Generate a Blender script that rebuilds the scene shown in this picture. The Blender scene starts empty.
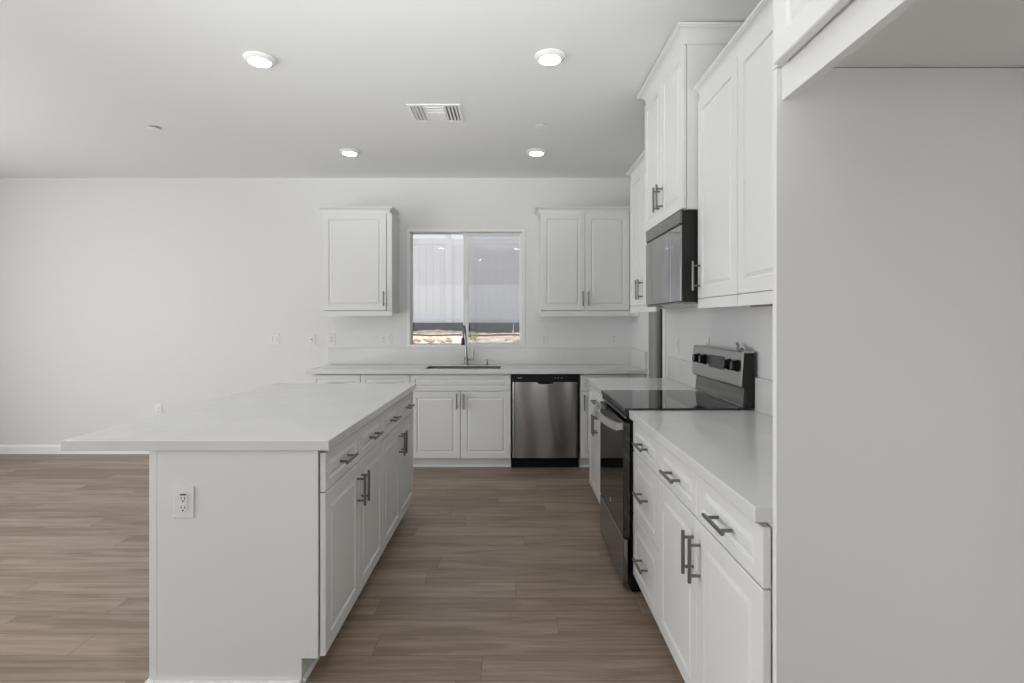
import bpy, bmesh, math, random
from mathutils import Vector, Matrix
PI = math.pi
SC = bpy.context.scene
COL = SC.collection

# ------------------------------------------------------------------ camera
FPX, EYE = 530.0, 1.34
cam_d = bpy.data.cameras.new('camera')
cam_d.sensor_width = 36.0
cam_d.lens = FPX / 1024 * 36.0
cam_d.shift_y = -21.0 / 1024
cam_d.clip_start = 0.05
cam = bpy.data.objects.new('camera', cam_d)
cam.location = (0, 0, EYE)
cam.rotation_euler = (PI / 2, 0, 0)
COL.objects.link(cam)
SC.camera = cam

# ------------------------------------------------------------------ world, sun, daylight, exposure
SC.view_settings.view_transform = 'Standard'
SC.view_settings.look = 'None'
SC.view_settings.gamma = 1.0
SC.view_settings.use_curve_mapping = False
SC.view_settings.exposure = 0.0
SC.cycles.use_denoising = True
SC.cycles.max_bounces = 12
SC.cycles.diffuse_bounces = 6
SC.cycles.transparent_max_bounces = 16
SC.cycles.caustics_reflective = False
SC.cycles.caustics_refractive = False

wd = bpy.data.worlds.new('sky'); SC.world = wd
wd.use_nodes = True
wn = wd.node_tree.nodes; wl = wd.node_tree.links
bg = wn['Background']
tc = wn.new('ShaderNodeTexCoord'); sx = wn.new('ShaderNodeSeparateXYZ')
rp = wn.new('ShaderNodeValToRGB')
rp.color_ramp.elements[0].position = 0.0; rp.color_ramp.elements[0].color = (0.93, 0.95, 1.0, 1)
rp.color_ramp.elements[1].position = 0.7; rp.color_ramp.elements[1].color = (0.66, 0.77, 1.0, 1)
wl.new(tc.outputs['Generated'], sx.inputs[0]); wl.new(sx.outputs['Z'], rp.inputs[0])
wl.new(rp.outputs[0], bg.inputs['Color'])
bg.inputs['Strength'].default_value = 1.0

def light(name, kind, loc, rot, energy, color=(1, 1, 1), size=None):
    d = bpy.data.lights.new(name, kind); d.energy = energy; d.color = color
    if kind == 'AREA':
        d.shape = 'RECTANGLE'; d.size, d.size_y = size
    o = bpy.data.objects.new(name, d); o.location = loc; o.rotation_euler = rot
    COL.objects.link(o)
    return o
sun = light('sun', 'SUN', (0, 20, 20), (math.radians(-20), 0, 0), 4.6, (1.0, 0.95, 0.87))
sun.data.angle = 0.01
# daylight entering by the patio doors in the left wall and in the wall behind the camera
dl1 = light('daylight_left', 'AREA', (-5.68, 1.2, 1.22), (0, math.radians(-90), 0), 112, (0.945, 0.985, 1.0), (2.3, 4.2))
dl2 = light('daylight_rear', 'AREA', (-2.0, -4.38, 1.22), (math.radians(90), 0, 0), 30, (0.945, 0.985, 1.0), (5.6, 2.3))
# added fill lamps at those doors, tilted up to brighten the ceiling
dl3 = light('added_fill_left', 'AREA', (-5.66, 1.2, 0.45), (0, math.radians(-140), 0), 36, (0.955, 0.985, 0.985), (0.8, 4.2))
dl4 = light('added_fill_rear', 'AREA', (-2.0, -4.36, 0.45), (math.radians(140), 0, 0), 4, (0.955, 0.985, 0.985), (5.6, 0.8))
# added fill spot, unseen behind the camera, turned up to brighten the ceiling
dl5 = light('added_ceiling_fill', 'SPOT', (-0.30, -1.0, 1.1), (math.radians(90 + 33), 0, math.radians(4)), 640, (0.955, 0.985, 0.985))
dl5.data.spot_size = math.radians(56); dl5.data.spot_blend = 1.0; dl5.data.shadow_soft_size = 0.4

# ------------------------------------------------------------------ materials
def new_mat(name):
    m = bpy.data.materials.new(name); m.use_nodes = True
    nt = m.node_tree
    return m, nt.nodes, nt.links, nt.nodes['Principled BSDF']

def noise_bump(n, l, p, scale, strength, dist=0.002, stretch=None, detail=3):
    t = n.new('ShaderNodeTexCoord'); nz = n.new('ShaderNodeTexNoise')
    nz.inputs['Scale'].default_value = scale; nz.inputs['Detail'].default_value = detail
    mp = n.new('ShaderNodeMapping')
    if stretch: mp.inputs['Scale'].default_value = stretch
    l.new(t.outputs['Object'], mp.inputs[0]); l.new(mp.outputs[0], nz.inputs['Vector'])
    b = n.new('ShaderNodeBump'); b.inputs['Strength'].default_value = strength; b.inputs['Distance'].default_value = dist
    l.new(nz.outputs['Fac'], b.inputs['Height']); l.new(b.outputs[0], p.inputs['Normal'])
    return nz

def mat(name, col, rough=0.5, metal=0.0, spec=None, bump=None):
    m, n, l, p = new_mat(name)
    p.inputs['Base Color'].default_value = (*col, 1)
    p.inputs['Roughness'].default_value = rough
    p.inputs['Metallic'].default_value = metal
    if spec is not None: p.inputs['Specular IOR Level'].default_value = spec
    if bump: noise_bump(n, l, p, *bump)
    return m

M = {}
M['wall'] = mat('wall_paint', (0.745, 0.745, 0.738), 0.85, bump=(90, 0.12, 0.001))
M['ceil'] = mat('ceiling_paint', (0.80, 0.812, 0.815), 0.9, bump=(70, 0.12, 0.001))
M['trim'] = mat('trim_paint', (0.86, 0.855, 0.845), 0.45)
M['cab'] = mat('cabinet_white', (0.75, 0.75, 0.745), 0.38, spec=0.4, bump=(14, 0.02, 0.001))
M['cabshell'] = mat('cabinet_shell_white', (0.735, 0.735, 0.73), 0.45, spec=0.4, bump=(14, 0.02, 0.001))
M['raw'] = mat('raw_wood', (0.26, 0.14, 0.10), 0.7, bump=(40, 0.2, 0.001))
M['handle'] = mat('brushed_nickel', (0.21, 0.208, 0.203), 0.34, 1.0, bump=(300, 0.05, 0.0005))
M['chrome'] = mat('faucet_steel', (0.34, 0.34, 0.345), 0.25, 1.0, bump=(300, 0.03, 0.0005))
M['blk'] = mat('black_enamel', (0.006, 0.006, 0.006), 0.35, spec=0.2, bump=(60, 0.03, 0.0005))
M['blkm'] = mat('black_matt', (0.005, 0.005, 0.005), 0.6, spec=0.15, bump=(60, 0.05, 0.0005))
M['blkside'] = mat('charcoal_side_panel', (0.020, 0.0195, 0.019), 0.4, spec=0.3, bump=(60, 0.03, 0.0005))
M['blkglass'] = mat('black_glass', (0.008, 0.008, 0.008), 0.04, spec=0.9, bump=(3, 0.01, 0.0005))
M['plate'] = mat('plate_plastic', (0.755, 0.752, 0.74), 0.35, bump=(60, 0.03, 0.0005))
M['slot'] = mat('slot_dark', (0.06, 0.06, 0.06), 0.5, bump=(60, 0.03, 0.0005))
M['slotsoft'] = mat('slot_grey', (0.33, 0.33, 0.32), 0.5, bump=(60, 0.03, 0.0005))
M['vinyl'] = mat('window_vinyl', (0.84, 0.84, 0.83), 0.4, bump=(40, 0.03, 0.0005))
M['fence'] = mat('fence_vinyl', (0.80, 0.82, 0.85), 0.45, bump=(20, 0.05, 0.001))
M['fabric'] = mat('strip_plastic', (0.30, 0.30, 0.29), 0.35, bump=(80, 0.3, 0.001))
M['mark'] = mat('printed_mark', (0.45, 0.45, 0.45), 0.5, bump=(60, 0.03, 0.0005))
M['mirror'] = mat('smoked_mirror_glass', (0.40, 0.40, 0.395), 0.06, 1.0, bump=(3, 0.01, 0.0005))
M['display'] = mat('display_glass', (0.06, 0.06, 0.06), 0.3, spec=0.5, bump=(60, 0.03, 0.0005))
M['doorshade'] = mat('doorway_shade_dark', (0.015, 0.014, 0.013), 0.6, bump=(60, 0.05, 0.0005))  # near-black colour stands in for the shade beyond the side doorway
M['jamb'] = mat('jamb_paint', (0.60, 0.59, 0.57), 0.6, bump=(60, 0.05, 0.0005))
M['strip'] = mat('weatherstrip', (0.02, 0.02, 0.02), 0.8, bump=(60, 0.05, 0.0005))
M['footing'] = mat('footing_block', (0.062, 0.058, 0.056), 0.95, bump=(30, 0.5, 0.01))
M['pipe'] = mat('drip_line', (0.10, 0.055, 0.035), 0.8, bump=(60, 0.1, 0.001))
M['rock'] = mat('rock', (0.55, 0.40, 0.28), 0.9, bump=(20, 0.5, 0.01))
M['leaf'] = mat('weed_leaf', (0.22, 0.42, 0.06), 0.6, bump=(30, 0.2, 0.002))
M['concrete'] = mat('patio_concrete', (0.55, 0.53, 0.50), 0.9, bump=(20, 0.3, 0.003))

def brushed(name, col, rough, stretch, scale=40, strength=0.05, wave=None):
    m, n, l, p = new_mat(name)
    p.inputs['Base Color'].default_value = (*col, 1); p.inputs['Metallic'].default_value = 1.0
    t = n.new('ShaderNodeTexCoord'); mp = n.new('ShaderNodeMapping'); mp.inputs['Scale'].default_value = stretch
    nz = n.new('ShaderNodeTexNoise'); nz.inputs['Scale'].default_value = scale; nz.inputs['Detail'].default_value = 4
    l.new(t.outputs['Object'], mp.inputs[0]); l.new(mp.outputs[0], nz.inputs['Vector'])
    mr = n.new('ShaderNodeMapRange'); mr.inputs['To Min'].default_value = rough - 0.05; mr.inputs['To Max'].default_value = rough + 0.08
    l.new(nz.outputs['Fac'], mr.inputs[0]); l.new(mr.outputs[0], p.inputs['Roughness'])
    b = n.new('ShaderNodeBump'); b.inputs['Strength'].default_value = strength; b.inputs['Distance'].default_value = 0.0005
    l.new(nz.outputs['Fac'], b.inputs['Height'])
    l.new(b.outputs[0], p.inputs['Normal'])
    return m
M['steel'] = brushed('brushed_steel', (0.31, 0.31, 0.305), 0.20, (1, 1, 40), 12, 0.0)
M['steeldark'] = brushed('brushed_steel_dark', (0.25, 0.25, 0.245), 0.2, (40, 1, 1), 12, 0.005)
M['guard'] = brushed('brushed_steel_guard', (0.54, 0.54, 0.53), 0.3, (1, 40, 1), 12, 0.03)
M['sinksteel'] = brushed('sink_steel', (0.30, 0.30, 0.30), 0.3, (30, 1, 1), 12, 0.04)

# quartz worktop: off-white with faint veins and specks
m, n, l, p = new_mat('white_quartz'); M['quartz'] = m
t = n.new('ShaderNodeTexCoord')
nz = n.new('ShaderNodeTexNoise'); nz.inputs['Scale'].default_value = 2.2; nz.inputs['Detail'].default_value = 6; nz.inputs['Distortion'].default_value = 1.0
r = n.new('ShaderNodeValToRGB')
r.color_ramp.elements[0].position = 0.40; r.color_ramp.elements[0].color = (0.675, 0.672, 0.665, 1)
r.color_ramp.elements[1].position = 0.52; r.color_ramp.elements[1].color = (0.70, 0.697, 0.69, 1)
l.new(t.outputs['Object'], nz.inputs['Vector']); l.new(nz.outputs['Fac'], r.inputs[0]); l.new(r.outputs[0], p.inputs['Base Color'])
p.inputs['Roughness'].default_value = 0.16
p.inputs['Specular IOR Level'].default_value = 0.5

# plank floor: boards along X, 0.147 m wide, staggered ends
m, n, l, p = new_mat('plank_floor'); M['floor'] = m
def mth(op, a, b=None):
    k = n.new('ShaderNodeMath'); k.operation = op
    for i, v in enumerate((a, b)):
        if v is None: continue
        if isinstance(v, (int, float)): k.inputs[i].default_value = v
        else: l.new(v, k.inputs[i])
    return k.outputs[0]
t = n.new('ShaderNodeTexCoord'); s = n.new('ShaderNodeSeparateXYZ'); l.new(t.outputs['Object'], s.inputs[0])
PW, PL = 0.1475, 1.22
rowf = mth('DIVIDE', mth('SUBTRACT', s.outputs['Y'], 2.119 - 40 * PW), PW)
row = mth('FLOOR', rowf)
wn1 = n.new('ShaderNodeTexWhiteNoise'); wn1.noise_dimensions = '1D'; l.new(row, wn1.inputs['W'])
colf = mth('ADD', mth('DIVIDE', mth('ADD', s.outputs['X'], 20.0), PL), mth('MULTIPLY', wn1.outputs['Value'], 7.31))
colm = mth('FLOOR', colf)
cmb = n.new('ShaderNodeCombineXYZ'); l.new(row, cmb.inputs[0]); l.new(colm, cmb.inputs[1])
wn2 = n.new('ShaderNodeTexWhiteNoise'); wn2.noise_dimensions = '2D'; l.new(cmb.outputs[0], wn2.inputs['Vector'])
# wood grain, shifted board by board
cg = n.new('ShaderNodeCombineXYZ')
l.new(mth('ADD', mth('MULTIPLY', s.outputs['X'], 1.1), mth('MULTIPLY', wn2.outputs['Value'], 37.0)), cg.inputs[0])
l.new(mth('MULTIPLY', s.outputs['Y'], 13.0), cg.inputs[1])
l.new(mth('MULTIPLY', wn2.outputs['Value'], 11.0), cg.inputs[2])
g1 = n.new('ShaderNodeTexNoise'); g1.inputs['Scale'].default_value = 1.5; g1.inputs['Detail'].default_value = 7; g1.inputs['Roughness'].default_value = 0.62; g1.inputs['Distortion'].default_value = 0.6
l.new(cg.outputs[0], g1.inputs['Vector'])
cg2 = n.new('ShaderNodeCombineXYZ')
l.new(mth('MULTIPLY', s.outputs['X'], 5.0), cg2.inputs[0]); l.new(mth('MULTIPLY', s.outputs['Y'], 130.0), cg2.inputs[1]); l.new(mth('MULTIPLY', wn2.outputs['Value'], 19.0), cg2.inputs[2])
g2 = n.new('ShaderNodeTexNoise'); g2.inputs['Scale'].default_value = 1.0; g2.inputs['Detail'].default_value = 3
l.new(cg2.outputs[0], g2.inputs['Vector'])
mix_f = mth('ADD', mth('ADD', mth('MULTIPLY', g1.outputs['Fac'], 0.72), mth('MULTIPLY', g2.outputs['Fac'], 0.18)), mth('MULTIPLY', wn2.outputs['Value'], 0.13))
fr = n.new('ShaderNodeValToRGB')
fr.color_ramp.elements[0].position = 0.42; fr.color_ramp.elements[0].color = (0.225, 0.163, 0.119, 1)
fr.color_ramp.elements[1].position = 0.64; fr.color_ramp.elements[1].color = (0.390, 0.300, 0.234, 1)
l.new(mix_f, fr.inputs[0])
# joints
fy = mth('FRACT', rowf); fx = mth('FRACT', colf)
jy = mth('LESS_THAN', mth('MINIMUM', fy, mth('SUBTRACT', 1.0, fy)), 0.010)
jx = mth('LESS_THAN', mth('MINIMUM', fx, mth('SUBTRACT', 1.0, fx)), 0.0013)
jt = mth('MAXIMUM', jy, jx)
mx = n.new('ShaderNodeMix'); mx.data_type = 'RGBA'
l.new(mth('MULTIPLY', jt, 0.55), mx.inputs[0]); l.new(fr.outputs[0], mx.inputs[6]); mx.inputs[7].default_value = (0.075, 0.055, 0.043, 1)
l.new(mx.outputs[2], p.inputs['Base Color'])
p.inputs['Roughness'].default_value = 0.42
p.inputs['Specular IOR Level'].default_value = 0.45
bp = n.new('ShaderNodeBump'); bp.inputs['Strength'].default_value = 0.15; bp.inputs['Distance'].default_value = 0.001
l.new(mth('SUBTRACT', g2.outputs['Fac'], jt), bp.inputs['Height']); l.new(bp.outputs[0], p.inputs['Normal'])

# dirt bank
m, n, l, p = new_mat('dry_dirt'); M['dirt'] = m
t = n.new('ShaderNodeTexCoord'); nz = n.new('ShaderNodeTexNoise'); nz.inputs['Scale'].default_value = 7; nz.inputs['Detail'].default_value = 8
r = n.new('ShaderNodeValToRGB')
r.color_ramp.elements[0].position = 0.36; r.color_ramp.elements[0].color = (0.50, 0.36, 0.25, 1)
r.color_ramp.elements[1].position = 0.58; r.color_ramp.elements[1].color = (0.80, 0.68, 0.54, 1)
l.new(t.outputs['Object'], nz.inputs['Vector']); l.new(nz.outputs['Fac'], r.inputs[0]); l.new(r.outputs[0], p.inputs['Base Color'])
p.inputs['Roughness'].default_value = 1.0
b = n.new('ShaderNodeBump'); b.inputs['Strength'].default_value = 0.8; b.inputs['Distance'].default_value = 0.05
l.new(nz.outputs['Fac'], b.inputs['Height']); l.new(b.outputs[0], p.inputs['Normal'])

# thin window glass
m, n, l, p = new_mat('window_glass'); M['glass'] = m
n.remove(p)
out = n['Material Output']; tr = n.new('ShaderNodeBsdfTransparent'); gl = n.new('ShaderNodeBsdfGlossy'); gl.inputs['Roughness'].default_value = 0.0
fz = n.new('ShaderNodeFresnel'); fz.inputs['IOR'].default_value = 1.5; ms = n.new('ShaderNodeMixShader')
tr.inputs[0].default_value = (0.96, 0.97, 0.97, 1)
l.new(fz.outputs[0], ms.inputs[0]); l.new(tr.outputs[0], ms.inputs[1]); l.new(gl.outputs[0], ms.inputs[2]); l.new(ms.outputs[0], out.inputs[0])
# insect screen: fine mesh, partly see-through
m, n, l, p = new_mat('insect_screen'); M['screen'] = m
p.inputs['Base Color'].default_value = (0.25, 0.25, 0.25, 1); p.inputs['Roughness'].default_value = 0.8
out = n['Material Output']; tr = n.new('ShaderNodeBsdfTransparent'); ms = n.new('ShaderNodeMixShader'); ms.inputs[0].default_value = 0.22
l.new(tr.outputs[0], ms.inputs[1]); l.new(p.outputs[0], ms.inputs[2]); l.new(ms.outputs[0], out.inputs[0])
# lamp lens
m, n, l, p = new_mat('lamp_lens'); M['lens'] = m
p.inputs['Base Color'].default_value = (0.9, 0.9, 0.9, 1)
p.inputs['Emission Color'].default_value = (0.975, 0.985, 0.98, 1); p.inputs['Emission Strength'].default_value = 25.0

# ------------------------------------------------------------------ mesh helpers
class B:
    """collects shapes, then links them as one mesh object"""
    def __init__(self): self.bm = bmesh.new()
    def box(self, x0, x1, y0, y1, z0, z1, bev=0.0, seg=2):
        g = bmesh.ops.create_cube(self.bm, size=1.0)
        vs = g['verts']
        for v in vs:
            v.co.x = x0 if v.co.x < 0 else x1; v.co.y = y0 if v.co.y < 0 else y1; v.co.z = z0 if v.co.z < 0 else z1
        if bev > 0:
            es = list({e for v in vs for e in v.link_edges})
            bmesh.ops.bevel(self.bm, geom=es, offset=bev, segments=seg, affect='EDGES', profile=0.5)
        return self
    def cyl(self, p0, p1, r0, r1=None, seg=20, caps=True):
        r1 = r0 if r1 is None else r1
        p0, p1 = Vector(p0), Vector(p1); d = p1 - p0
        q = d.to_track_quat('Z', 'Y').to_matrix().to_4x4()
        bmesh.ops.create_cone(self.bm, cap_ends=caps, segments=seg, radius1=r0, radius2=r1, depth=d.length,
                              matrix=Matrix.Translation((p0 + p1) / 2) @ q)
        return self
    def tube(self, pts, rad, seg=12):
        pts = [Vector(q) for q in pts]; rings = []
        N = len(pts)
        rads = rad if isinstance(rad, (list, tuple)) else [rad] * N
        up = Vector((0.13, 0.31, 0.94))
        prev = None
        for i, q in enumerate(pts):
            d = (pts[min(i + 1, N - 1)] - pts[max(i - 1, 0)]).normalized()
            a = d.cross(up if prev is None else prev.cross(d) if False else up)
            if prev is not None:
                a = prev - d * prev.dot(d)
            a.normalize(); prev = a
            b = d.cross(a)
            rings.append([self.bm.verts.new(q + (a * math.cos(2 * PI * k / seg) + b * math.sin(2 * PI * k / seg)) * rads[i]) for k in range(seg)])
        for i in range(N - 1):
            for k in range(seg):
                self.bm.faces.new((rings[i][k], rings[i][(k + 1) % seg], rings[i + 1][(k + 1) % seg], rings[i + 1][k]))
        self.bm.faces.new(rings[0][::-1]); self.bm.faces.new(rings[-1])
        return self
    def lathe(self, prof, seg=48, at=(0, 0, 0)):
        rings = []
        at = Vector(at)
        for r, z in prof:
            rings.append([self.bm.verts.new(at + Vector((r * math.cos(2 * PI * k / seg), r * math.sin(2 * PI * k / seg), z))) for k in range(seg)])
        for i in range(len(rings) - 1):
            for k in range(seg):
                self.bm.faces.new((rings[i][k], rings[i][(k + 1) % seg], rings[i + 1][(k + 1) % seg], rings[i + 1][k]))
        self.bm.faces.new(rings[0][::-1]); self.bm.faces.new(rings[-1])
        return self
    def prism(self, poly, axis, a0, a1):
        """polygon given in the two other axes, extruded along axis"""
        def pt(u, v, a):
            return {'x': (a, u, v), 'y': (u, a, v), 'z': (u, v, a)}[axis]
        A = [self.bm.verts.new(pt(u, v, a0)) for u, v in poly]; Bv = [self.bm.verts.new(pt(u, v, a1)) for u, v in poly]
        k = len(poly)
        for i in range(k):
            self.bm.faces.new((A[i], A[(i + 1) % k], Bv[(i + 1) % k], Bv[i]))
        self.bm.faces.new(A[::-1]); self.bm.faces.new(Bv)
        return self
    def build(self, name, m, parent=None, smooth=False, loc=None):
        bmesh.ops.recalc_face_normals(self.bm, faces=self.bm.faces[:])
        me = bpy.data.meshes.new(name)
        self.bm.to_mesh(me); self.bm.free()
        me.materials.append(M[m] if isinstance(m, str) else m)
        if smooth:
            for f in me.polygons: f.use_smooth = True
            try: me.set_sharp_from_angle(angle=math.radians(40))
            except Exception: pass
        o = bpy.data.objects.new(name, me); COL.objects.link(o)
        if parent: o.parent = parent
        if loc: o.location = loc
        return o

def tag(o, label=None, cat=None, group=None, kind=None):
    if label: o['label'] = label
    if cat: o['category'] = cat
    if group: o['group'] = group
    if kind: o['kind'] = kind
    return o
def thing(name, label, cat, loc, rz=0.0, group=None):
    o = bpy.data.objects.new(name, None); o.empty_display_size = 0.1; COL.objects.link(o)
    o.location = loc; o.rotation_euler = (0, 0, rz)
    return tag(o, label, cat, group)
def struct(name, b, m):
    return tag(b.build(name, m), kind='structure')

# ------------------------------------------------------------------ room shell
XL, XR, YB, YR, HC = -5.80, 1.21, 5.33, -4.5, 2.775
WX0, WX1, WZ0, WZ1 = -1.058, 0.133, 1.075, 2.262      # window opening
DY0, DY1, DH = 4.225, 4.71, 2.05                         # side doorway
struct('floor', B().box(XL - 0.2, XR + 0.6, YR - 0.2, YB + 0.15, -0.12, 0.0), 'floor')
struct('ceiling', B().box(XL - 0.2, XR + 0.6, YR - 0.2, YB + 0.15, HC, HC + 0.15), 'ceil')
b = B()
b.box(XL - 0.2, WX0, YB, YB + 0.15, 0, HC).box(WX1, XR + 0.6, YB, YB + 0.15, 0, HC)
b.box(WX0, WX1, YB, YB + 0.15, 0, WZ0).box(WX0, WX1, YB, YB + 0.15, WZ1, HC)
struct('wall_back', b, 'wall')
b = B().box(XR, XR + 0.105, YR, DY0, 0, HC).box(XR, XR + 0.105, DY1, YB, 0, HC).box(XR, XR + 0.105, DY0, DY1, DH, HC)
struct('wall_right', b, 'wall')
b = B().box(XL - 0.12, XL, YR, -0.9, 0, HC).box(XL - 0.12, XL, 3.3, YB, 0, HC).box(XL - 0.12, XL, -0.9, 3.3, 2.4, HC)
struct('wall_left', b, 'wall')
b = B().box(XL - 0.12, -4.8, YR - 0.12, YR, 0, HC).box(0.8, XR + 0.12, YR - 0.12, YR, 0, HC).box(-4.8, 0.8, YR - 0.12, YR, 2.4, HC)
struct('wall_rear', b, 'wall')
# patio door frames in the two daylight openings
b = B()
for y in (-0.9, 1.16, 3.23): b.box(XL - 0.09, XL - 0.02, y, y + 0.07, 0, 2.4)
b.box(XL - 0.09, XL - 0.02, -0.9, 3.3, 0, 0.05).box(XL - 0.09, XL - 0.02, -0.9, 3.3, 2.33, 2.4)
struct('door_1', b, 'vinyl')
b = B()
for x in (-4.8, -2.96, -1.08, 0.73): b.box(x, x + 0.07, YR - 0.09, YR - 0.02, 0, 2.4)
b.box(-4.8, 0.8, YR - 0.09, YR - 0.02, 0, 0.05).box(-4.8, 0.8, YR - 0.09, YR - 0.02, 2.33, 2.4)
struct('door_2', b, 'vinyl')
# baseboards
def bb_profile(d): return [(0, 0), (d, 0), (d, 0.07), (d * 0.6, 0.085), (0, 0.09)]
b = B().prism([(YB - u, z) for u, z in bb_profile(0.014)], 'x', XL, -1.83)
struct('baseboard_back', b, 'trim')
b = B().prism([(XL + u, z) for u, z in bb_profile(0.014)], 'y', 3.3, YB - 0.014)
struct('baseboard_left', b, 'trim')
# side doorway: jamb, stop, dark sheet for the shade beyond, casing strip
b = B().box(XR + 0.002, XR + 0.103, DY1 - 0.018, DY1 - 0.001, 0, DH).box(XR + 0.002, XR + 0.103, DY0 + 0.001, DY0 + 0.018, 0, DH)
b.box(XR + 0.002, XR + 0.103, DY0 + 0.018, DY1 - 0.018, DH - 0.018, DH - 0.001)
b.box(XR + 0.045, XR + 0.075, DY1 - 0.03, DY1 - 0.018, 0, DH - 0.018).box(XR + 0.045, XR + 0.075, DY0 + 0.018, DY0 + 0.03, 0, DH - 0.018)
struct('trim_1', b, 'jamb')
struct('doorway_shade_sheet', B().box(XR + 0.107, XR + 0.147, DY0 - 0.1, DY1 + 0.1, 0.005, DH + 0.05), 'doorshade')  # added dark sheet in place of the unlit interior
struct('trim_2', B().box(XR - 0.012, XR - 0.0005, DY0 - 0.058, DY0, 0, DH + 0.05, 0.003), 'trim')

struct('added_sun_blocker', B().box(XL - 0.2, XR + 0.6, YB + 0.15, YB + 0.95, 2.86, 3.05), 'trim')  # unseen slab added to keep direct sun out of the window

# window: frame, fixed left pane, right sash with screen
win = tag(bpy.data.objects.new('window_1', None), kind='structure'); COL.objects.link(win); win.location = (0, YB, 0)
def ring(b, x0, x1, z0, z1, w, y0, y1, wl=None, wr=None, wb=None):
    wl = w if wl is None else wl; wr = w if wr is None else wr; wb = w if wb is None else wb
    b.box(x0, x0 + wl, y0, y1, z0, z1, 0.003).box(x1 - wr, x1, y0, y1, z0, z1, 0.003)
    b.box(x0 + wl, x1 - wr, y0, y1, z1 - w, z1, 0.003).box(x0 + wl, x1 - wr, y0, y1, z0, z0 + wb, 0.003)
e = 0.001
XM = -0.465
b = B(); ring(b, WX0 + e, WX1 - e, WZ0 + e, WZ1 - e, 0.028, -0.004, 0.149, wl=0.030, wr=0.026, wb=0.022); b.build('window_frame', 'vinyl', win)
b = B(); ring(b, WX0 + 0.031, XM + 0.02, WZ0 + 0.023, WZ1 - 0.029, 0.007, 0.115, 0.135, wr=0.03); b.build('fixed_bead', 'vinyl', win)
b = B(); ring(b, XM - 0.034, WX1 - 0.027, WZ0 + 0.023, WZ1 - 0.029, 0.030, 0.09, 0.114, wl=0.054, wr=0.030, wb=0.017); b.build('sliding_sash', 'vinyl', win)
B().box(WX0 + 0.036, XM - 0.008, 0.122, 0.126, WZ0 + 0.028, WZ1 - 0.034).build('window_pane', 'glass', win)
B().box(XM + 0.018, WX1 - 0.055, 0.100, 0.104, WZ0 + 0.038, WZ1 - 0.057).build('window_pane', 'glass', win)
B().box(XM + 0.022, WX1 - 0.028, 0.138, 0.139, WZ0 + 0.024, WZ1 - 0.03).build('insect_screen', 'screen', win)
B().box(XM - 0.012, XM + 0.006, 0.078, 0.09, 1.60, 1.66, 0.003).build('window_latch', 'vinyl', win)

# ------------------------------------------------------------------ outside the window
random.seed(5)
bm = bmesh.new()
NX, NY = 90, 46
grid = []
for j in range(NY + 1):
    y = 6.3 + (11.62 - 6.3) * j / NY
    rowv = []
    for i in range(NX + 1):
        x = -5.0 + 8.5 * i / NX
        base = 0.93 + 0.18 * (j / NY) ** 1.2
        z = base + random.uniform(-0.018, 0.018) + 0.035 * math.sin(x * 2.1 + y) * math.sin(y * 2.3 + 0.4)
        rowv.append(bm.verts.new((x, y, z)))
    grid.append(rowv)
for j in range(NY):
    for i in range(NX):
        bm.faces.new((grid[j][i], grid[j][i + 1], grid[j + 1][i + 1], grid[j + 1][i]))
# skirt to give the bank depth
lows = [bm.verts.new((v.co.x, v.co.y, -0.1)) for v in grid[0]]
for i in range(NX): bm.faces.new((lows[i], lows[i + 1], grid[0][i + 1], grid[0][i]))
bb = B(); bb.bm.free(); bb.bm = bm
struct('ground_bank', bb, 'dirt')
struct('ground', B().box(-30, 30, -30, 30, -0.4, -0.13), 'concrete')

FY = 11.5
fen = thing('vinyl_fence', 'tall white vinyl privacy fence outside the kitchen window', 'fence', (0, FY, 1.12))
b = B()
x = -5.2
while x < 3.6:
    b.box(x, x + 0.1505, -0.012, 0.012, 0.22, 1.88, 0.004, 1)
    x += 0.152
b.build('fence_boards', 'fence', fen)
B().box(-5.2, 3.6, -0.03, 0.03, 1.87, 2.0, 0.006).build('top_rail', 'fence', fen)
B().box(-5.2, 3.6, -0.03, 0.03, 0.178, 0.27, 0.006).build('bottom_rail', 'fence', fen)
for px in (-3.75, -1.37, 1.06):
    pb = B().box(px - 0.07, px + 0.07, -0.075, 0.065, -0.1, 2.1, 0.01); pb.build('fence_post', 'fence', fen)
tag(B().box(-5.2, 3.6, FY - 0.10, FY + 0.10, 0.9, 1.294, 0.01).build('footing_wall', 'footing'),
    'low dark block footing under the white fence outside', 'low wall')
# drip line, rocks, weed, stake
pts = [(-4 + 0.25 * k, 9.6 + 0.05 * math.sin(k * 0.9), 1.075 + 0.008 * math.sin(k * 1.7)) for k in range(27)]
tag(B().tube(pts, 0.016).build('drip_pipe', 'pipe', smooth=True), 'brown drip pipe lying across the dirt outside the window', 'pipe')
def lump(bm_, c, r, rnd):
    g = bmesh.ops.create_icosphere(bm_, subdivisions=2, radius=r)
    sx_, sy_, sz_ = rnd.uniform(0.8, 1.3), rnd.uniform(0.8, 1.2), rnd.uniform(0.5, 0.8)
    for v in g['verts']:
        k = 1 + rnd.uniform(-0.16, 0.16)
        v.co = Vector((v.co.x * sx_ * k, v.co.y * sy_ * k, v.co.z * sz_ * k)) + Vector(c)
rnd = random.Random(11)
bw = B()
for k in range(46):
    lump(bw.bm, (rnd.uniform(-1.9, -0.9) if k < 30 else rnd.uniform(-0.1, 0.5), rnd.uniform(8.1, 9.3), 1.005 + rnd.uniform(0, 0.02)), rnd.uniform(0.02, 0.05), rnd)
tag(bw.build('gravel', 'rock'), 'scattered tan stones and clods on the dirt bank outside', 'stones', kind='stuff')
wd_ = thing('weed_plant', 'low bright green weed on the dirt outside the window', 'plant', (-0.625, 8.6, 1.0))
lb = B()
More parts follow.
